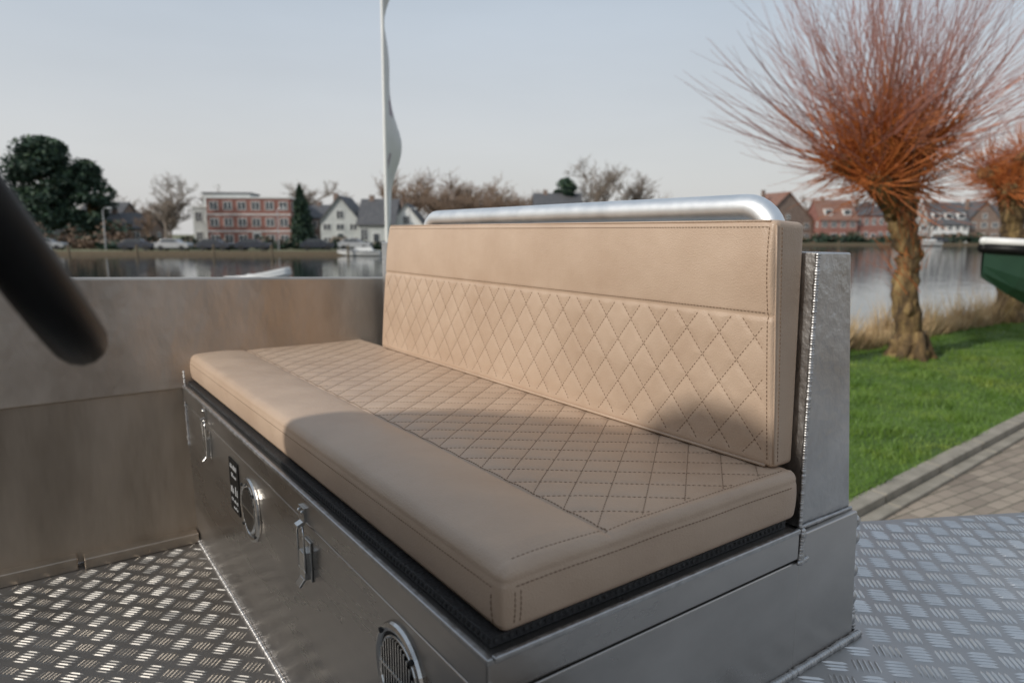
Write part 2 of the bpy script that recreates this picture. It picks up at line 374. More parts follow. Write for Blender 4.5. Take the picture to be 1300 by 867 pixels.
# ------------------------------------------------------------------ bench box
bench=empty('storage_bench',(.7,1.38,.23))
BX0,BX1,BY0,BY1=.368,1.105,.562,2.2
mb=MB(); mb.box(BX0,.94,BY0,BY1-.01,0,.405)
mb.hexa([(.94,BY0+.001,0),(1.13,BY0+.001,0),(1.13,BY1-.01,0),(.94,BY1-.01,0),(.94,BY0+.001,.445),(1.105,BY0+.001,.445),(1.105,BY1-.01,.445),(.94,BY1-.01,.445)])
mb.obj('body','alu_box',bench,bevel=.003)
mb=MB(); mb.box(BX0+.006,.93,BY0+.006,BY1-.02,.404,.414); mb.obj('lid_gap','dark',bench)
mb=MB(); mb.box(BX0-.006,.925,BY0-.007,BY1-.012,.413,.459); mb.obj('lid','alu_box',bench,bevel=.004)
mb=MB(); mb.box(.378,.915,.574,2.19,.4595,.4715)
for j in range(160):
    y=.580+j*.01; mb.blob((.378,y,.466),.0022,.0035,.004,0,6,4)
for j in range(53):
    x=.385+j*.01; mb.blob((x,.574,.466),.0035,.0022,.004,0,6,4)
mb.obj('rubber_mat','rubber',bench,bevel=.003)
mb=MB(); mb.box(BX0-.0075,BX0+.001,BY0-.008,BY1-.013,.4545,.4625); mb.box(BX0+.002,.925,BY0-.0085,BY0-.001,.4545,.4622); mb.obj('lid_edge_highlight','weld',bench,bevel=.002)  # added strip, brighter than the lid, standing in for its edge highlight
mb=MB(); mb.hexa([(.957,.578,.447),(1.105,.578,.447),(1.115,2.15,.447),(.99,2.15,.447),(.957,.578,.874),(1.052,.578,.872),(1.06,2.15,.872),(.99,2.15,.874)])
mb.obj('back_support','alu_post',bench,bevel=.003)
mb=MB()
mb.bead((.957,.576,.452),(.957,.576,.870),.0045,.004); mb.bead((.957,.575,.449),(1.103,.575,.447),.0035,.004)
mb.bead((.936,.560,.41),(.936,.558,.455),.006,.005); mb.bead((.93,.558,.405),(.955,.560,.405),.005,.005)
mb.bead((BX0-.002,BY0-.004,.05),(BX0-.002,BY0-.004,.455),.0035,.005)
mb.bead((BX0-.003,.6,.003),(BX0-.003,2.14,.003),.006,.005)
mb.bead((BX0-.001,2.165,.01),(BX0-.001,2.19,.45),.006,.005)
mb.bead((.75,BY0-.004,.219),(1.13,BY0-.004,.219),.007,.007)
mb.bead((1.135,BY0+.01,.22),(1.112,BY0+.02,.44),.005,.006)
mb.obj('weld_beads','weld',bench,smooth=True)
mb=MB()
for z in (.24,.28,.33,.39,.42): mb.blob((1.128-.05*(z-.2),.575,z),.014,.01,.012)
mb.obj('bracket_welds','weld',bench,smooth=True)
# handrail
hr=empty('handrail',(1,1.2,.9))
pts=[]; rx=.995; zt=.944; ry=.676
pts.append((rx,ry,.86)); pts.append((rx,ry,.885))
for i in range(1,9):
    a=math.pi/2*i/8; pts.append((rx,ry+.055*(1-math.cos(a)),.889+.055*math.sin(a)))
pts.append((rx,1.2,zt+.001))
for i in range(9):
    a=math.pi/2*i/8; pts.append((rx,1.775+.05*math.sin(a),.897+.05*math.cos(a)-.003+.001))
pts.append((rx,1.825,.86))
mb=MB(); mb.tube(pts,.0215,24); mb.obj('rail_tube','tube',hr,smooth=True)
# ------------------------------------------------------------------ speakers, latches, plate
FX=BX0
def ring(mb,c,R_,r,n=40,m=8,mi=0,flat=1):
    vs=[];fs=[]
    for i in range(n):
        a=2*math.pi*i/n
        for j in range(m):
            b=2*math.pi*j/m; q=R_+r*math.cos(b)
            vs.append((c[0]+flat*r*math.sin(b),c[1]+q*math.cos(a),c[2]+q*math.sin(a)))
    for i in range(n):
        for j in range(m):
            fs.append((i*m+j,((i+1)%n)*m+j,((i+1)%n)*m+(j+1)%m,i*m+(j+1)%m))
    mb.add(vs,fs,mi)
for nm,(y,z) in (('speaker',(.772,.322)),('speaker.001',(1.50,.308))):
    e_=empty(nm,(FX,y,z)); mb=MB()
    ring(mb,(FX-.003,y,z),.064,.007,mi=0,flat=.8); ring(mb,(FX-.005,y,z),.052,.002,mi=0)
    n=32; mb.tube([(FX-.0005,y,z),(FX-.004,y,z)],.062,n,1)
    for i in range(-6,7):
        yy=i*.0076; hh=math.sqrt(max(0,.05**2-yy**2)); mb.box(FX-.009,FX-.004,y+yy-.0016,y+yy+.0016,z-hh,z+hh,0)
    mb.box(FX-.0095,FX-.004,y-.05,y+.05,z-.002,z+.002,0)
    for a in (45,135,225,315):
        mb.tube([(FX-.008,y+.064*math.cos(math.radians(a)),z+.064*math.sin(math.radians(a))),(FX-.0105,y+.064*math.cos(math.radians(a)),z+.064*math.sin(math.radians(a)))],.004,8,1)
    mb.obj('grille',['chrome','dark'],e_,smooth=False)
for nm,(y,z) in (('toggle_latch',(1.13,.348)),('toggle_latch.001',(1.885,.365))):
    e_=empty(nm,(FX,y,z)); mb=MB()
    mb.box(FX-.004,FX,y-.017,y+.017,z-.043,z+.03)
    mb.box(FX-.014,FX-.003,y-.013,y+.013,z-.038,z+.012)
    mb.prism([(FX-.014,z-.035),(FX-.024,z-.048),(FX-.020,z-.05),(FX-.010,z-.038)],'y',y-.011,y+.011)
    mb.tube([(FX-.012,y-.018,z-.022),(FX-.012,y+.018,z-.022)],.0035,8)
    mb.obj('latch_body','chrome',e_,bevel=.0015)
    mb=MB()
    for s in (-1,1): mb.tube([(FX-.012,y+s*.0165,z-.022),(FX-.014,y+s*.0165,z+.045),(FX-.013,y+s*.010,z+.058)],.002,6)
    mb.tube([(FX-.013,y-.010,z+.058),(FX-.013,y+.010,z+.058)],.002,6)
    mb.obj('bail_wire','chrome',e_,smooth=True)
    mb=MB(); mb.box(FX-.011,FX-.006,y-.014,y+.014,z+.067,z+.092); mb.prism([(FX-.008,z+.068),(FX-.021,z+.062),(FX-.02,z+.058),(FX-.008,z+.06)],'y',y-.008,y+.008)
    mb.blob((FX-.012,y-.008,z+.085),.003,.003,.003); mb.blob((FX-.012,y+.008,z+.085),.003,.003,.003)
    mb.obj('strike_hook','chrome',e_)
e_=empty('name_plate',(FX,1.64,.318)); mb=MB(); mb.box(FX-.0035,FX,1.598,1.678,.255,.382); mb.obj('plate','black',e_,bevel=.002)
mb=MB()
for i,(a,b,c,d) in enumerate([(.36,.375,1.607,1.67),(.34,.352,1.612,1.66),(.30,.33,1.607,1.632),(.30,.33,1.640,1.67),(.28,.29,1.607,1.668),(.264,.272,1.612,1.65)]):
    n=max(2,int((d-c)/.009))
    for j in range(n):
        y=c+(d-c)*j/n; mb.box(FX-.0042,FX-.0034,y,y+.006*rng.uniform(.5,.8),a,a+(b-a)*rng.uniform(.4,.8))
mb.obj('lettering','ledtext',e_)
# ------------------------------------------------------------------ boat hull
boat=empty('aluminium_boat',(0,.4,0))
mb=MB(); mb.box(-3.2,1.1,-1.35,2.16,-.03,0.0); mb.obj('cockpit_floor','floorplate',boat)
def wallx(x): return .787-.031*x/.92
mb=MB()
mb.hexa([(-3.2,2.15,0),(1.1,2.15,0),(1.1,2.24,-.02),(-3.2,2.24,-.02),(-3.2,2.192,.452),(1.1,2.192,.452),(1.1,2.25,.452),(-3.2,2.25,.452)])
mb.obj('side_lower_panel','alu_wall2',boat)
mb=MB()
mb.hexa([(-3.2,2.180,.4525),(1.12,2.180,.4525),(1.12,2.262,.4525),(-3.2,2.262,.4525),(-3.2,2.205,wallx(-3.2)),(1.12,2.205,wallx(1.12)),(1.12,2.262,wallx(1.12)),(-3.2,2.262,wallx(-3.2))])
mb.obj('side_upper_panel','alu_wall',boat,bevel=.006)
mb=MB(); mb.bead((-.9,2.15,.006),(BX0,2.15,.006),.004,.005)
mb.bead((BX0,2.183,.46),(BX0,2.186,.50),.005,.005)
mb.obj('hull_welds','weld',boat,smooth=True)
mb=MB(); mb.box(-3.2,.06,2.118,2.16,.0,.035); mb.box(.075,BX0-.004,2.112,2.16,.0,.03); mb.obj('floor_angle','alu_wall2',boat,bevel=.003)
mb=MB(); mb.hexa([(-3.2,-1.40,0),(2.0,-1.40,0),(2.0,-1.35,0),(-3.2,-1.35,0),(-3.2,-1.44,.84),(2.0,-1.44,.72),(2.0,-1.40,.72),(-3.2,-1.40,.84)])
mb.obj('opposite_side_panel','alu_wall',boat)
poly=[(.62,-1.34),(2.75,-1.34),(2.75,.20),(1.59,.818),(1.135,1.06),(1.135,.556),(.62,.556)]
mb=MB(); mb.prism(poly,'z',-.0,.215); mb.obj('raised_deck','alu_tread',boat)
mb=MB(); mb.hexa([(-3.1,-1.2,-.5),(2.6,-1.0,-.5),(1.0,2.0,-.5),(-3.1,2.0,-.5),(-3.2,-1.38,-.031),(2.7,-1.3,-.031),(1.1,2.22,-.031),(-3.2,2.22,-.031)]); mb.obj('hull_bottom','alu',boat)
mb=MB()
for x in (-2.2,.6): mb.box(x,x+.3,-.8,1.8,GZ,-.5)
mb.obj('support_blocks','wood',boat)
def inpoly(x,y,P):
    c=False;n=len(P)
    for i in range(n):
        x1,y1=P[i];x2,y2=P[(i+1)%n]
        if (y1>y)!=(y2>y) and x<(x2-x1)*(y-y1)/(y2-y1)+x1: c=not c
    return c
def tread(name,P,z,cell=.048,ang=45,mat='bars',H_=.0025,W_=.0027):
    mb=MB(); xs=[p[0] for p in P]; ys=[p[1] for p in P]; cx,cy=(min(xs)+max(xs))/2,(min(ys)+max(ys))/2
    R_=int(max(max(xs)-min(xs),max(ys)-min(ys))/cell)+2; ca,sa=math.cos(math.radians(ang)),math.sin(math.radians(ang))
    LL=cell*.43
    for i in range(-R_,R_):
        for j in range(-R_,R_):
            for k in range(-2,3):
                if (i+j)%2: px,py,ux,uy=i*cell,j*cell+k*cell*.18,1,0
                else: px,py,ux,uy=i*cell+k*cell*.18,j*cell,0,1
                X=cx+px*ca-py*sa; Y=cy+px*sa+py*ca
                if not inpoly(X,Y,P): continue
                UX=ux*ca-uy*sa; UY=ux*sa+uy*ca; hh=H_*rng.uniform(.7,1.1)
                l=LL*(1-.08*abs(k)); f=lambda a,b,c:(X+UX*a-UY*b,Y+UY*a+UX*b,z+c)
                mb.add([f(l,0,0),f(.6*l,W_,0),f(-.6*l,W_,0),f(-l,0,0),f(-.6*l,-W_,0),f(.6*l,-W_,0),f(.5*l,W_*.3,hh),f(-.5*l,W_*.3,hh),f(-.5*l,-W_*.3,hh),f(.5*l,-W_*.3,hh)],
                       [(0,1,6),(1,2,7,6),(2,3,7),(3,4,8),(3,8,7),(4,5,9,8),(5,0,9),(0,6,9),(6,7,8,9)])
    mb.obj(name,mat,boat,smooth=False)
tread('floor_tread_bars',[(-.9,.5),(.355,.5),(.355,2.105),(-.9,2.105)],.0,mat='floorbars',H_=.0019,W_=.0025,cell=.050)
tread('deck_tread_bars',[(.7,-.35),(2.7,-.35),(2.7,.2),(1.59,.80),(1.15,1.02),(1.15,.54),(.7,.54)],.215)
# ------------------------------------------------------------------ steering wheel and shadow-casting console
Nn=V((.894,0,.447)).normalized(); C=V((-.046,.645,.978))
sw=empty('steering_wheel',C)
q=Nn.to_track_quat('Z','Y').to_matrix().to_4x4(); mt=Matrix.Translation(C)@q
def torus(mb,R_,r,n=64,m=14):
    vs=[];fs=[]
    for i in range(n):
        a=2*math.pi*i/n
        for j in range(m):
            b=2*math.pi*j/m; k=R_+r*math.cos(b); vs.append((k*math.cos(a),k*math.sin(a),r*math.sin(b)))
    for i in range(n):
        for j in range(m): fs.append((i*m+j,((i+1)%n)*m+j,((i+1)%n)*m+(j+1)%m,i*m+(j+1)%m))
    mb.add(vs,fs)
mb=MB(); torus(mb,.18,.0185); mb.obj('rim','black',sw,smooth=True,mat=mt)
mb=MB()
for a in (0,120,240):
    a=math.radians(a+30); mb.tube([(.03*math.cos(a),.03*math.sin(a),-.02),(.1*math.cos(a),.1*math.sin(a),-.012),(.175*math.cos(a),.175*math.sin(a),0)],[.013,.010,.009],8)
mb.obj('spokes','chrome',sw,smooth=True,mat=mt)
mb=MB(); mb.tube([(0,0,-.04),(0,0,0),(0,0,.006)],[.035,.035,.02],24); mb.tube([(0,0,-.3),(0,0,-.04)],.02,16); mb.obj('hub','black',sw,smooth=True,mat=mt)
con=empty('helm_shadow_caster',(-.5,.75,.5)); mb=MB()
shadow_prof=[(.10,0),(1.16,0),(1.26,.80),(1.315,.95),(1.29,1.05),(1.19,1.165),(1.02,1.235),(.90,1.262),(.84,1.31),(.76,1.345),(.66,1.345),(.57,1.31),(.50,1.26),(.12,1.2),(.10,.8)]  # unseen console, outline shaped to cast the shadow on seat and backrest
mb.prism(shadow_prof,'x',-.75,-.33); mb.obj('shadow_caster_body','alu',con,bevel=.01)
mb=MB(); mb.box(-.335,-.325,.25,.95,.80,1.1); mb.obj('dash_panel','black',con,bevel=.004)
# ------------------------------------------------------------------ near ground
KS=.066; ky=lambda x:2.465+KS*(x-4.78)
mb=MB()
BK=6.25
mb.add([(-3000,-3000,GZ),(3000,-3000,GZ),(3000,BK,GZ),(-3000,BK,GZ),(3000,BK+1.3,-2.6),(-3000,BK+1.3,-2.6)],[(0,1,2,3),(3,2,4,5)])
mb.obj('ground','dirt')
mb=MB(); mb.add([(-30,-30,GZ+.006),(60,-30,GZ+.006),(60,ky(60)-.0,GZ+.006),(-30,ky(-30),GZ+.006)],[(0,1,2,3)]); mb.obj('pavement','pavers')
mb=MB()
x=-30.
while x<45:
    x2=x+.99
    for off,wd,h in ((0,.13,.095),(.135,.10,.035)):
        mb.hexa([(x,ky(x)-off-wd,GZ),(x2,ky(x2)-off-wd,GZ),(x2,ky(x2)-off,GZ),(x,ky(x)-off,GZ),(x,ky(x)-off-wd,GZ+h),(x2,ky(x2)-off-wd,GZ+h),(x2,ky(x2)-off,GZ+h),(x,ky(x)-off,GZ+h)])
    x+=1.0
mb.obj('kerb','kerb',bevel=.01)
def lz(x,y): return GZ+.085+.02*math.sin(x*.9)*math.sin(y*1.3)+.01*math.sin(x*3.1+y*2)-.10*max(0,(y-5.6))/.7
mb=MB(); nx,ny=150,14; xs=[-10+i*(45/nx) for i in range(nx+1)]
vs=[]; fs=[]
for x in xs:
    for j in range(ny+1):
        y=ky(x)+.002+(BK+.1-ky(x))*j/ny; vs.append((x,y,lz(x,y)))
for i in range(nx):
    for j in range(ny): a=i*(ny+1)+j; fs.append((a,a+ny+1,a+ny+2,a+1))
mb.add(vs,fs); mb.obj('lawn','grass',smooth=True)
def blades(name,mat,n,xr,yf,hr_,wd,lean=.5,zf=lz,dens=None):
    mb=MB()
    for i in range(n):
        x=xr[0]+(xr[1]-xr[0])*rng.random()**1.3; y=yf(x)
        if dens and not dens(x,y): continue
        z=zf(x,y)-.005; a=rng.uniform(0,6.283); h=rng.uniform(*hr_); w=wd*rng.uniform(.6,1.3)
        tuft=.5+.8*max(0,math.sin(x*5.1+math.sin(y*4))*math.sin(y*6.3+x)); h*=tuft
        lx,ly=rng.gauss(0,lean)*h,rng.gauss(0,lean)*h
        mb.v.extend([(x-math.cos(a)*w,y-math.sin(a)*w,z),(x+math.cos(a)*w,y+math.sin(a)*w,z),(x+lx,y+ly,z+h)])
        o=len(mb.v)-3; mb.f.append((o,o+1,o+2)); mb.m.append(0)
    return mb.obj(name,mat)
blades('grass','blade',95000,(4.2,22),lambda x:rng.uniform(ky(x)-.03,6.2),(.03,.10),.005)
blades('reeds','reed',34000,(8,36),lambda x:6.0+abs(rng.gauss(0,.4)),(.35,.85),.012,lean=.25,zf=lambda x,y:GZ-.05-.5*max(0,y-6.3),dens=lambda x,y:math.sin(x*1.3)+math.sin(x*2.9+1)+rng.uniform(-1.2,1.2)>-1.6)
mb=MB(); mb.add([(-3500,6.3,WZ),(3500,6.3,WZ),(3500,3500,WZ),(-3500,3500,WZ)],[(0,1,2,3)]); mb.obj('water','water')
bank=[(-900,80),(-60,88),(-55,84),(-16,84),(-12,90),(0,92),(30,112),(50,155),(110,160),(900,190)]
vs=[];fs=[]
for l,d in bank:
    for dd,z in ((0,WZ-.4),(.4,FZ-.05),(3,FZ),(3000,FZ)):
        p=RT*(l*(1+ (dd/3000)*6))+FH*(d+dd); vs.append((p.x,p.y,z))
for i in range(len(bank)-1):
    for j in range(3): a=i*4+j; fs.append((a,a+4,a+5,a+1))
mb=MB(); mb.add(vs,fs); mb.obj('far_bank_ground','farground')
mb=MB()
for i in range(len(bank)-1):
    (l0,d0),(l1,d1)=bank[i],bank[i+1]
    if l0<-90 or l1>120: continue
    a=RT*l0+FH*(d0-.1);b=RT*l1+FH*(d1-.1)
    mb.hexa([(a.x,a.y,WZ-.3),(b.x,b.y,WZ-.3),(b.x+FH.x*.2,b.y+FH.y*.2,WZ-.3),(a.x+FH.x*.2,a.y+FH.y*.2,WZ-.3),(a.x,a.y,FZ+.02),(b.x,b.y,FZ+.02),(b.x+FH.x*.2,b.y+FH.y*.2,FZ+.02),(a.x+FH.x*.2,a.y+FH.y*.2,FZ+.02)])
mb.obj('quay_wall','wood')
# ------------------------------------------------------------------ willows
def willow(name,base,heads,trunk,trad,nlong,nshort,Lr,seed,rs,headr,tilt=78,shortL=(.25,.8),pw=.62):
    r=random.Random(seed); e_=empty(name,base); base=V(base)
    mb=MB(); P=lambda l,z,d=0:base+RT*l+FH*d+V((0,0,z))
    pts=[];rad=[]
    for i in range(len(trunk)-1):
        for s in range(6):
            t=s/6; l=trunk[i][0]*(1-t)+trunk[i+1][0]*t; z=trunk[i][1]*(1-t)+trunk[i+1][1]*t
            pts.append(P(l+r.uniform(-.02,.02),z,r.uniform(-.02,.02))); rad.append((trad[i]*(1-t)+trad[i+1]*t)*r.uniform(.88,1.12))
    pts.append(P(*trunk[-1])); rad.append(trad[-1])
    mb.tube(pts,rad,16,jit=.17,r=r)
    for k in range(10):
        i=r.randint(2,len(pts)-2); a=r.uniform(0,6.28); q=pts[i]+V((math.cos(a),math.sin(a),0))*rad[i]*.8; s_=r.uniform(.05,.10); mb.blob(q,s_,s_,s_*1.5,0,7,5)
    for k in range(6):
        a=k*1.05; mb.tube([base+V((math.cos(a)*.10,math.sin(a)*.10,.4)),base+V((math.cos(a)*.24,math.sin(a)*.24,.08)),base+V((math.cos(a)*.42,math.sin(a)*.42,-.1))],[.12,.09,.04],7,jit=.2,r=r)
    top=P(*trunk[-1])
    for h in heads:
        hp=P(h[0],h[1],h[2]); m=top.lerp(hp,.55)+V((0,0,-.06))
        mb.tube([top+V((0,0,-.2)),m,hp,hp+V((0,0,.12))],[trad[-1]*.75,trad[-1]*.5,h[3]*.85,h[3]*.45],9,jit=.25,r=r)
        for _ in range(9):
            d=V((r.gauss(0,1),r.gauss(0,1),r.gauss(0,.7))).normalized(); c=hp+d*h[3]*.7; mb.blob(c,h[3]*.4,h[3]*.4,h[3]*.35,0,7,5)
    mb.obj('trunk','bark',e_,smooth=True)
    mb=MB()
    def shoot(long_):
        h=r.choice(heads); hp=P(h[0],h[1],h[2])
        th=math.radians(tilt)*(r.random()**pw); ph=r.uniform(0,2*math.pi)
        if not long_: th=math.radians(135)*r.random()**.6
        d=V((math.sin(th)*math.cos(ph),math.sin(th)*math.sin(ph),math.cos(th)))
        s=hp+d*headr*r.uniform(.2,.9)+V((r.gauss(0,.08),r.gauss(0,.08),r.gauss(0,.06)))
        Ln=r.uniform(*Lr)*(1-.25*th/1.4) if long_ else r.uniform(*shortL)
        pts=[s]; dd=d.copy(); n=7 if long_ else 4
        for i in range(n):
            dd=(dd+V((r.gauss(0,.03),r.gauss(0,.03),.04 if long_ else .08))).normalized(); pts.append(pts[-1]+dd*Ln/n)
        b=(rs if long_ else rs*.9)*r.uniform(.7,1.2)
        rad=[b*(1-.8*i/n) for i in range(n+1)]
        if long_: mis=[0]+([0,0] if r.random()<.45 else [0,1])+[1]*4
        else: mis=[0]*4
        mb.tube(pts,rad,3,caps=False,mis=mis)
        if long_:
            for _ in range(2):
                i=r.randint(2,5); q=pts[i]; d2=(dd+V((r.gauss(0,.35),r.gauss(0,.35),r.gauss(0,.2)))).normalized(); l2=Ln*.3
                mb.tube([q,q+d2*l2*.5,q+d2*l2+V((0,0,.05))],[b*.4,b*.3,b*.15],3,caps=False,mi=1)
    for _ in range(nlong): shoot(True)
    for _ in range(nshort): shoot(False)
    mb.obj('shoots',['shootA','shootB'],e_)
willow('pollard_willow',(11.1,5.05,-1.0),[(-1.15,2.95,.1,.2),(-.8,3.3,-.2,.2),(-.4,3.15,.2,.2),(-.85,2.65,-.3,.17),(-.12,3.2,-.1,.16),(-.15,2.65,.1,.15)],
       [(0,-.1),(-.03,.35),(-.18,1.0),(-.14,1.6),(-.30,2.1),(-.36,2.4)],[.30,.20,.175,.17,.18,.2],520,1500,(1.8,3.6),11,.0095,.30,tilt=86,shortL=(.3,1.0),pw=.7)
willow('pollard_willow',(17.4,6.0,-1.0),[(-.6,3.2,.1,.24),(-.1,3.45,-.2,.26),(.15,2.95,.2,.2),(-.4,2.85,-.2,.2)],
       [(0,-.1),(.02,.5),(0,1.3),(-.05,1.9),(-.1,2.3),(-.15,2.6)],[.32,.24,.22,.21,.22,.22],60,1700,(.8,1.4),12,.010,.42,tilt=80,shortL=(.25,.6))
mb=MB(); r=random.Random(5)
for i in range(110):
    s=V((11.0,5.05,.1))+V((r.gauss(-.1,.12),r.gauss(0,.12),r.uniform(-.1,1.3))); d=V((r.gauss(-.6,.5),r.gauss(.1,.5),r.uniform(.2,1))).normalized(); l=r.uniform(.25,.7)
    mb.tube([s,s+d*l*.5,s+d*l+V((0,0,.08))],[.006,.004,.002],3,caps=False,mi=0)
mb.obj('willow_suckers',['shootA'])
# ------------------------------------------------------------------ background trees
def bare_tree(mb,base,H,spread,r,tw=.022,lv=3,ks=(9,6,6,4)):
    def grow(p,d,ln,rad,lvl):
        n=4 if lvl<3 else 2; pts=[p]; dd=d.copy()
        for i in range(n):
            dd=(dd+V((r.gauss(0,.09),r.gauss(0,.09),.04))).normalized(); pts.append(pts[-1]+dd*ln/n)
        mb.tube(pts,[max(tw*.7,rad*(1-.6*i/n)) for i in range(n+1)],5 if lvl==0 else 3,caps=False)
        if lvl>=lv: return
        for i in range(ks[lvl]):
            t=r.uniform(.35 if lvl==0 else .2,1); idx=min(n-1,int(t*n)); q=pts[idx].lerp(pts[idx+1],t*n-idx)
            ax=V((r.gauss(0,1),r.gauss(0,1),r.gauss(0,.4)+.3)); nd=(dd*(1-spread*.5)+ax.normalized()*spread).normalized()
            grow(q,nd,ln*r.uniform(.42,.66),rad*.5,lvl+1)
    grow(V(base),V((0,0,1)),H*.55,H*.022,0)
def sp(lat,dep,z=FZ): p=RT*lat+FH*dep; return V((p.x,p.y,z))
def btree(name,lat,dep,H,spread,seed,mat='bare',lv=4,tw=.035):
    mb=MB(); bare_tree(mb,sp(lat,dep),H,spread,random.Random(seed),tw,lv); e_=empty(name,sp(lat,dep)); mb.obj('branches',mat,e_)
btree('bare_tree',-49,99,12,.8,1); btree('bare_tree',-37.5,125,14.5,.85,2); btree('bare_tree',15.5,120,17,.85,3); btree('bare_tree',33,150,12,.8,4,lv=3)
btree('bare_tree',20.5,128,14,.8,6); btree('bare_tree',-3.5,122,12,.85,8,'bare2'); btree('bare_tree',-56,108,8,.8,9,'bare2',lv=3); btree('bare_tree',-10,118,11.5,.8,12,'bare2')
def treemass(name,items,mat,tw=.05):
    mb=MB(); r=random.Random(len(items)+17)
    for (l,d,h) in items: bare_tree(mb,sp(l,d),h,r.uniform(.75,.95),r,tw,3,(10,7,7))
    mb.obj(name,mat)
r=random.Random(33)
treemass('distant_tree_line',[(l+r.uniform(-1,1),r.uniform(130,150),r.uniform(10,15.5)) for l in range(-26,10,2)],'bare2')
treemass('distant_tree_line',[(l+r.uniform(-2,2),r.uniform(140,160),r.uniform(9,12)) for l in range(-100,-26,4)],'bare')
treemass('distant_tree_line',[(l+r.uniform(-2,2),r.uniform(185,200),r.uniform(10,14)) for l in range(30,140,6)],'bare2')
def leafclump(mb,c,rx,ry,rz,n,size,r,shape='ell'):
    for _ in range(n):
        while True:
            x,y,z=r.uniform(-1,1),r.uniform(-1,1),r.uniform(-1,1)
            if x*x+y*y+z*z<1: break
        p=V((c[0]+x*rx,c[1]+y*ry,c[2]+z*rz)); s=size*r.uniform(.5,1.2)
        a=V((r.gauss(0,1),r.gauss(0,1),r.gauss(0,.5))).normalized(); b=a.cross(V((r.gauss(0,1),r.gauss(0,1),r.gauss(0,1)))).normalized()
        mb.add([p-a*s-b*s*.5,p+a*s-b*s*.5,p+a*s*.7+b*s*.5,p-a*s*.7+b*s*.5],[(0,1,2,3)],0 if z<.2 or r.random()<.4 else 1)
def evergreen(name,lat,dep,H,W,seed,cone=False,n=2600,k=30):
    r=random.Random(seed); b=sp(lat,dep); e_=empty(name,b); mb=MB(); mb.tube([b,b+V((0,0,H*.5)),b+V((.1,0,H*.93))],[H*.02,H*.014,.04],7); 
    cr=MB()
    if cone:
        k=26
        for i in range(k):
            t=i/(k-1); rr=W*.5*(1-t**1.6)*r.uniform(.75,1.1)+.15; leafclump(cr,b+V((r.gauss(0,.1),r.gauss(0,.1),H*(.06+.9*t))),rr,rr,H*.06,int(n/k),.22,r)
    else:
        for i in range(k):
            t=r.uniform(.16,.96); rr=W*.5*math.sin(min(1,(1-t)*1.7+.12)*math.pi/2)*r.uniform(.35,1.0); a=r.uniform(0,6.28)
            c=b+V((math.cos(a)*rr*.75,math.sin(a)*rr*.75,H*t)); mb.tube([b+V((0,0,H*t-1)),c],[.12,.05],4)
            q=W*r.uniform(.12,.20); leafclump(cr,c,q*1.25,q*1.25,q*.75,int(n/k),.32,r)
    mb.obj('trunk','bark',e_); cr.obj('crown',['leafD','leafM'],e_)
evergreen('evergreen_tree',-71.5,108,16.4,12,1,n=13000,k=58); evergreen('evergreen_tree',-66,110,14.2,8,4,n=6500,k=42)
evergreen('cypress_tree',-28.7,96,8.6,3.8,2,cone=True,n=4200); evergreen('evergreen_tree',9.6,123,12.3,5.5,3,n=3600)
def shrubs(name,items,mats,size=.3,per=260):
    mb=MB(); r=random.Random(len(items))
    for l,d,w_,h in items:
        p=sp(l,d); leafclump(mb,p+V((0,0,h*.5)),w_,w_,h*.55,per,size,r)
    mb.obj(name,mats)
r=random.Random(9)
shrubs('bank_hedge',[(l,r.uniform(96,101),1.8,r.uniform(1.6,4.2)) for l in [x*2.0 for x in range(-44,-25)]],['bare2','leafD'])
shrubs('bank_shrubs',[(l,r.uniform(93,97),1.5,r.uniform(.8,1.8)) for l in [x*2.6 for x in range(-21,-5)]],['leafD','bare'])
shrubs('bank_hedge',[(l,r.uniform(166,172),2.4,r.uniform(1.2,2.6)) for l in range(50,130,4)],['leafD','bare2'],size=.4)
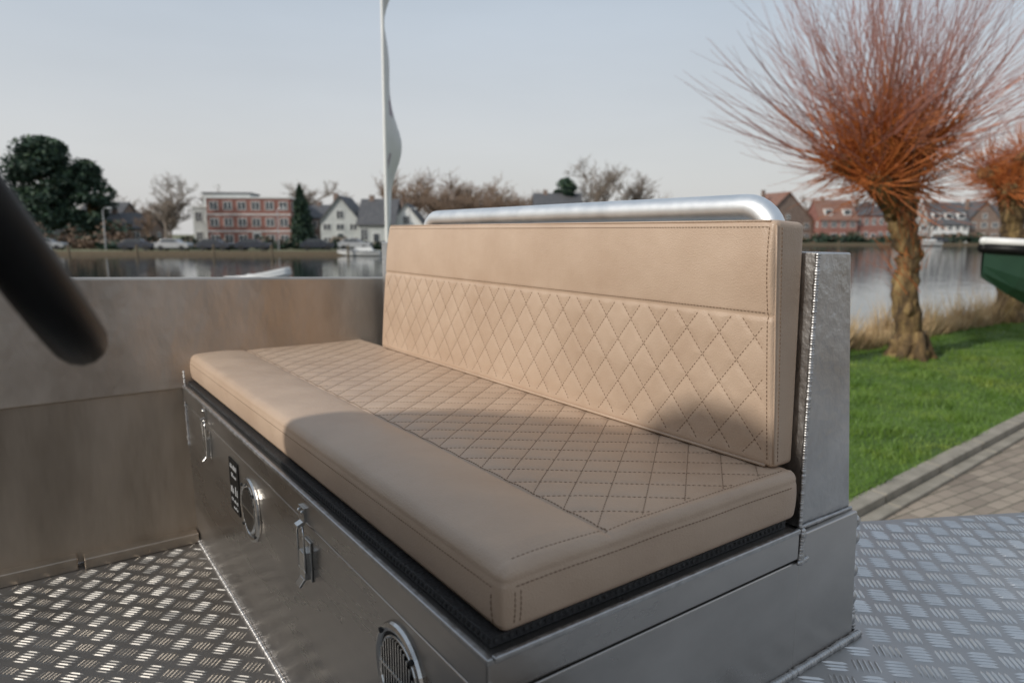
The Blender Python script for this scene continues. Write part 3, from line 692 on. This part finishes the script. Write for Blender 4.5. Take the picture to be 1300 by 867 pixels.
# ------------------------------------------------------------------ houses
def house(name,lat,dep,w_,d_,hw,hr_,style,wall,roof,st,nc,yaw=0,door=True,band=None,chim=True,dorm=0):
    mt=site(lat,dep,FZ,yaw); e_=empty(name,mt.translation); x0,x1=-w_/2,w_/2
    mb=MB(); mb.box(x0,x1,0,d_,0,hw)
    if style=='gx':
        mb.prism([(0,hw),(d_,hw),(d_/2,hw+hr_)],'x',x0+.02,x1-.02)
    if style=='gy': mb.prism([(x0,hw),(x1,hw),(0,hw+hr_)],'y',.02,d_-.02)
    mb.obj('walls',wall,e_,mat=mt)
    mb=MB(); o=.35; t=.22
    if style=='gx':
        k=hr_/(d_/2)
        mb.prism([(-o,hw-o*k),(d_/2,hw+hr_),(d_+o,hw-o*k),(d_+o,hw-o*k+t),(d_/2,hw+hr_+t),(-o,hw-o*k+t)],'x',x0-.25,x1+.25)
    elif style=='gy':
        k=hr_/(w_/2)
        mb.prism([(x0-o,hw-o*k),(0,hw+hr_),(x1+o,hw-o*k),(x1+o,hw-o*k+t),(0,hw+hr_+t),(x0-o,hw-o*k+t)],'y',-.3,d_+.3)
    elif style=='hip':
        v=[(x0-o,-o,hw),(x1+o,-o,hw),(x1+o,d_+o,hw),(x0-o,d_+o,hw),(x0+d_*.45,d_/2,hw+hr_),(x1-d_*.45,d_/2,hw+hr_)]
        mb.add(v,[(0,1,5,4),(1,2,5),(2,3,4,5),(3,0,4),(3,2,1,0)])
    else:
        mb.box(x0-.15,x1+.15,-.15,d_+.15,hw,hw+.22)
    mb.obj('roof',roof,e_,mat=mt)
    if chim and style!='flat':
        mb=MB(); mb.box(x0+w_*.2,x0+w_*.2+.7,d_*.45,d_*.45+.6,hw+hr_*.5,hw+hr_+.6); mb.box(x0+w_*.2-.06,x0+w_*.2+.76,d_*.45-.06,d_*.45+.66,hw+hr_+.6,hw+hr_+.72); mb.obj('chimney','brick2',e_,mat=mt)
    fr=MB(); gl=MB(); sh=hw/st
    def win(cx,z0,ww,hh,side=None):
        def bx(m_,a,b,c,d,off0,off1):
            if side is None: m_.box(a,b,-off1,-off0,c,d)
            elif side=='l': m_.box(x0-off1,x0-off0,a,b,c,d)
            else: m_.box(x1+off0,x1+off1,a,b,c,d)
        f=.08
        bx(gl,cx-ww/2+f,cx+ww/2-f,z0+f,z0+hh-f,.0,.03)
        for a,b,c,d in ((cx-ww/2,cx+ww/2,z0,z0+f),(cx-ww/2,cx+ww/2,z0+hh-f,z0+hh),(cx-ww/2,cx-ww/2+f,z0+f,z0+hh-f),(cx+ww/2-f,cx+ww/2,z0+f,z0+hh-f),(cx-.04,cx+.04,z0+f,z0+hh-f)): bx(fr,a,b,c,d,.0,.08)
    for s_ in range(st):
        for c_ in range(nc):
            cx=x0+w_*(c_+.5)/nc
            if s_==0 and door and c_==nc//2: continue
            win(cx,s_*sh+sh*.3,min(1.5,w_/nc*.62),sh*.52)
        for c_ in range(max(1,int(d_/3))):
            k=max(1,int(d_/3))
            for sd in 'lr': win(d_*(c_+.5)/k,s_*sh+sh*.3,1.1,sh*.5,sd)
    if style=='gy' and hr_>1.8: win(0,hw+.3,1.1,min(1.3,hr_*.45))
    if door:
        cx=x0+w_*(nc//2+.5)/nc; fr.box(cx-.6,cx+.6,-.06,0,0,2.3); gl.box(cx-.45,cx+.45,-.09,-.065,.1,2.15)
    for i in range(dorm):
        cx=x0+w_*(i+.5)/dorm; zz=hw+hr_*.2; fr.box(cx-.9,cx+.9,d_*.08,d_*.4,zz,zz+1.5); gl.box(cx-.7,cx+.7,d_*.08-.03,d_*.08-.002,zz+.25,zz+1.3)
    fr.obj('window_frames','white',e_,mat=mt); gl.obj('window_glass','glass',e_,mat=mt)
    if band:
        mb=MB()
        for z in band: mb.box(x0-.06,x1+.06,-.1,-.0,z,z+.18)
        mb.obj('cornice_bands','white',e_,mat=mt)
    return e_
house('white_house',-80,114,8,8,5.2,3.8,'gy','greywall','roof',2,3)
house('brick_house',-63,112,8,7,3.0,2.3,'gx','brick2','roof',1,4)
house('brick_house',-69.5,118,7,7,4.8,2.5,'gx','brick2','roof',2,3)
house('brick_apartment_building',-39.2,105,12,11,7.3,0,'flat','brick','white',3,6,band=[2.4,4.85],yaw=.12)
house('white_annex',-46.6,106.5,3.2,9,6.0,0,'flat','greywall','white',2,2,yaw=.12,door=False)
house('penthouse_storey',-44.0,109,7,6,8.2,0,'flat','greywall','roof',3,4,yaw=.12,door=False)
house('gabled_house',-25.9,106,6.0,8,4.0,3.6,'gy','greywall','roof',2,3)
house('dark_roof_house',-20.3,105,5.4,8,3.6,3.6,'gx','greywall','roof',1,3)
house('dark_roof_house',-16.2,108,5.5,7,3.2,3.4,'gy','white','roof',1,3)
house('terraced_house',-30.5,112,5,8,4.6,2.0,'gx','brick2','roof',2,2)
house('brick_house',7.8,118,8,8,5.6,3.2,'gx','brick','roof',2,4)
house('brick_house',-86,118,9,8,5.2,3.5,'gx','brick','roof',2,4)
house('red_roof_house',67,171,15,9,5.2,6.8,'gy','brick2','roofred',2,4,yaw=.3)
house('red_roof_house',79,170,9,9,5.6,4.6,'gx','brick','roofred',2,4,dorm=2)
house('brick_house',88,171,9,9,6.5,3.6,'hip','brick','roof',2,5)
house('white_house',97,170,8,8,4.6,4.8,'gy','greywall','roof',2,3)
house('dark_roof_house',106,170,9,8,4.6,5.0,'gx','white','roof',2,5,dorm=3)
house('brick_house',115.5,172,8,8,5.4,4.6,'gy','brick2','roof',2,3)
house('brick_house',125,174,11,8,5.2,4.0,'gx','brick','roof',2,4)
mt_=Matrix.Translation((2,-16,GZ))
be=empty('reflection_boathouse',(2,-16,GZ)); mb=MB(); mb.box(-14,14,-9,0,0,4.2); mb.obj('walls','brick2',be,mat=mt_)  # unseen brick building added behind the camera for warm reflections in the metal
mb=MB(); mb.prism([(-9.4,4.2),(.4,4.2),(-4.5,7.4)],'x',-14.3,14.3); mb.obj('roof','roof',be,mat=mt_)
mb=MB()
for i in range(6): mb.box(-12+i*4.4,-9.6+i*4.4,0,.06,.9,2.8)
mb.obj('windows','glass',be,mat=mt_)
# ------------------------------------------------------------------ cars
def car(lat,dep,paint,yaw=0):
    mt=site(lat,dep,FZ,yaw); e_=empty('parked_car',mt.translation)
    mb=MB(); mb.prism([(-2.1,.35),(2.1,.35),(2.15,.75),(1.95,.95),(1.0,1.02),(-1.7,1.05),(-2.1,.95)],'y',-.85,.85)
    mb.prism([(1.0,1.02),(.45,1.45),(-1.15,1.47),(-1.75,1.04)],'y',-.7,.7); mb.obj('body',paint,e_,mat=mt,bevel=.05)
    mb=MB(); mb.prism([(.82,1.06),(.4,1.38),(-1.1,1.4),(-1.5,1.07)],'y',-.72,.72); mb.obj('windows','glass',e_,mat=mt)
    mb=MB()
    for x in (-1.3,1.3):
        for y in (-.88,.68): mb.tube([(x,y,.33),(x,y+.2,.33)],.33,16)
    mb.obj('wheels','tyre',e_,mat=mt)
car(-42.5,88,'carS'); car(-32.5,88,'carD',.1); car(-37.5,88.5,'carD',-.05); car(-20.5,91.5,'carS'); car(-61,92,'carS',.2); car(-47.2,88.3,'carD',.05); car(-25,90,'carD',.2); car(-15.3,93,'carD',.1)
car(92,163,'carS',.1); car(99,163,'carD')
# ------------------------------------------------------------------ boats
def hull(name,mt,Ln,Bm,H,hm,dm,sm='black',cabin=False):
    e_=empty(name,mt.translation); n=14; secs=[]
    for i in range(n+1):
        s=i/n; b=Bm/2*(1-(1-min(1,s*1.35))**2.1)**.9 if s<1 else Bm/2; b=max(b,.02)
        sheer=H*(1+.22*(1-s)**2); keel=H*.75*max(0,1-s*3.2)**1.6
        secs.append([(s*Ln,0,keel),(s*Ln,b*.55,keel+.05*H+.1*(H-keel)),(s*Ln,b*.86,keel+.38*(sheer-keel)),(s*Ln+0,b,sheer)])
    mb=MB(); vs=[];fs=[]
    for sc in secs:
        for p in reversed(sc[1:]): vs.append((p[0],-p[1],p[2]))
        for p in sc: vs.append(p)
    k=7
    for i in range(n):
        for j in range(k-1): a=i*k+j; fs.append((a,a+k,a+k+1,a+1))
    fs.append(tuple(n*k+j for j in range(k)))
    mb.add(vs,fs); mb.obj('hull',hm,e_,mat=mt,smooth=False)
    mb=MB(); dv=[];df=[]
    for sc in secs: p=sc[-1]; dv+= [(p[0],-p[1]*.98,p[2]+.01),(p[0],0,p[2]+.06),(p[0],p[1]*.98,p[2]+.01)]
    for i in range(n): a=i*3; df+=[(a,a+3,a+4,a+1),(a+1,a+4,a+5,a+2)]
    mb.add(dv,df)
    if cabin: mb.prism([(Ln*.35,H+.05),(Ln*.45,H+.5),(Ln*.8,H+.5),(Ln*.85,H+.05)],'y',-Bm*.3,Bm*.3)
    mb.obj('deck',dm,e_,mat=mt)
    mb=MB()
    for s_ in (-1,1): mb.tube([(sc[-1][0],s_*sc[-1][1],sc[-1][2]-.03) for sc in secs],.06*H/.8,8)
    mb.obj('rubbing_strake',sm,e_,mat=mt,smooth=True)
    mb=MB()
    for s_ in (-1,1): mb.tube([(sc[-1][0],s_*sc[-1][1]*.985,sc[-1][2]+.06) for sc in secs],.045*H/.8,8)
    mb.obj('gunwale','white',e_,mat=mt,smooth=True)
    return e_
p0=V((10.0,3.78,-.28)); dirx=V((.86,-.50,0)).normalized()
mtb=Matrix.Translation(p0)@Matrix.Rotation(math.atan2(dirx.y,dirx.x),4,'Z')
gb=hull('green_motor_boat',mtb,5.2,2.0,.85,'green','white')
mb=MB()
for x in (1.6,3.9):
    mb.box(x,x+.12,-.8,.8,-.35,-.1); 
    for y in (-.75,.63): mb.box(x,x+.12,y,y+.12,-.72,.25)
mb.box(1.3,5.0,-.06,.06,-.45,-.33); mb.obj('cradle','wood',gb,mat=mtb)
mb=MB(); mb.tube([(1.7,-.7,.95),(1.95,-.6,1.5),(1.95,.6,1.5),(1.7,.7,.95)],.02,8); mb.obj('windscreen_frame','black',gb,mat=mtb)
hull('moored_boat',site(-6.1,19,WZ+.15,math.radians(168)),1.6,1.1,1.10,'white','white',sm='white')
hull('covered_boat',site(-61,84,WZ-.1,0),5,2,.9,'white','blue')
hull('moored_boat',site(-20.5,82,WZ-.1,0.05),5,1.8,.6,'white','white',cabin=True)
hull('moored_boat',site(85,150,WZ-.1,0.1),7,2.4,1,'white','white',cabin=True)
mb=MB()
for l,d in ((-52,82),(-44,82),(-35,82),(-28,81.5),(-19,81),(70,150),(82,148),(96,150)):
    p=sp(l,d); mb.tube([(p.x,p.y,WZ-1),(p.x,p.y,WZ+1.3)],.13,8)
mb.obj('mooring_posts','wood')
for l,d in ((-54,93),(-31,93),(-14,96)):
    p=sp(l,d); e_=empty('street_lamp',p); mb=MB(); mb.tube([p,p+V((0,0,5.2)),p+V((0,0,5.5))+RT*.4,p+V((0,0,5.5))+RT*.9],[.09,.06,.05,.05],8); mb.obj('post','carS',e_); 
    mb=MB(); q=p+V((0,0,5.45))+RT*.95; mb.blob(q,.3,.2,.1); mb.obj('lantern','white',e_)
# ------------------------------------------------------------------ feather flag
fb=V((2.60,5.52,GZ)); ff=empty('feather_flag',fb); mb=MB()
mb.tube([fb,fb+V((0,0,2)),fb+V((.01,0,4)),fb+V((.05,.04,5.6)),fb+V((.2,.2,6.3))],[.02,.018,.014,.011,.006],10); mb.obj('pole','white',ff,smooth=True)
vd=(fb-V((0,0,fb.z))).normalized()
wd=(vd+RT*.17).normalized(); nd=V((wd.y,-wd.x,0))
nu,nv=10,70; vs=[];fs=[]
z0,z1=1.95,6.1
for j in range(nv+1):
    t=j/nv; z=z0+(z1-z0)*t; ww=.42*(1-.35*t**3)*min(1,.2+t*7)
    for i in range(nu+1):
        u=i/nu; p=fb+V((0,0,z-.14*u*(1-t)))+wd*(ww*u+.012)+nd*(.05*u*math.sin(z*4.1+u*2.5)+.028*u*math.sin(z*9+1)); vs.append(p)
mb=MB()
for j in range(nv):
    for i in range(nu):
        a=j*(nu+1)+i; fs.append((a,a+1,a+nu+2,a+nu+1))
mb.add(vs,fs)
for q in range(len(fs)):
    j,i=divmod(q,nu)
    if 4<=i<=5 and (9<=j<=12 or 18<=j<=20 or 27<=j<=30) and (i+j*3)%4!=0: mb.m[q]=1
mb.obj('cloth',['flag','flagink'],ff,smooth=True)
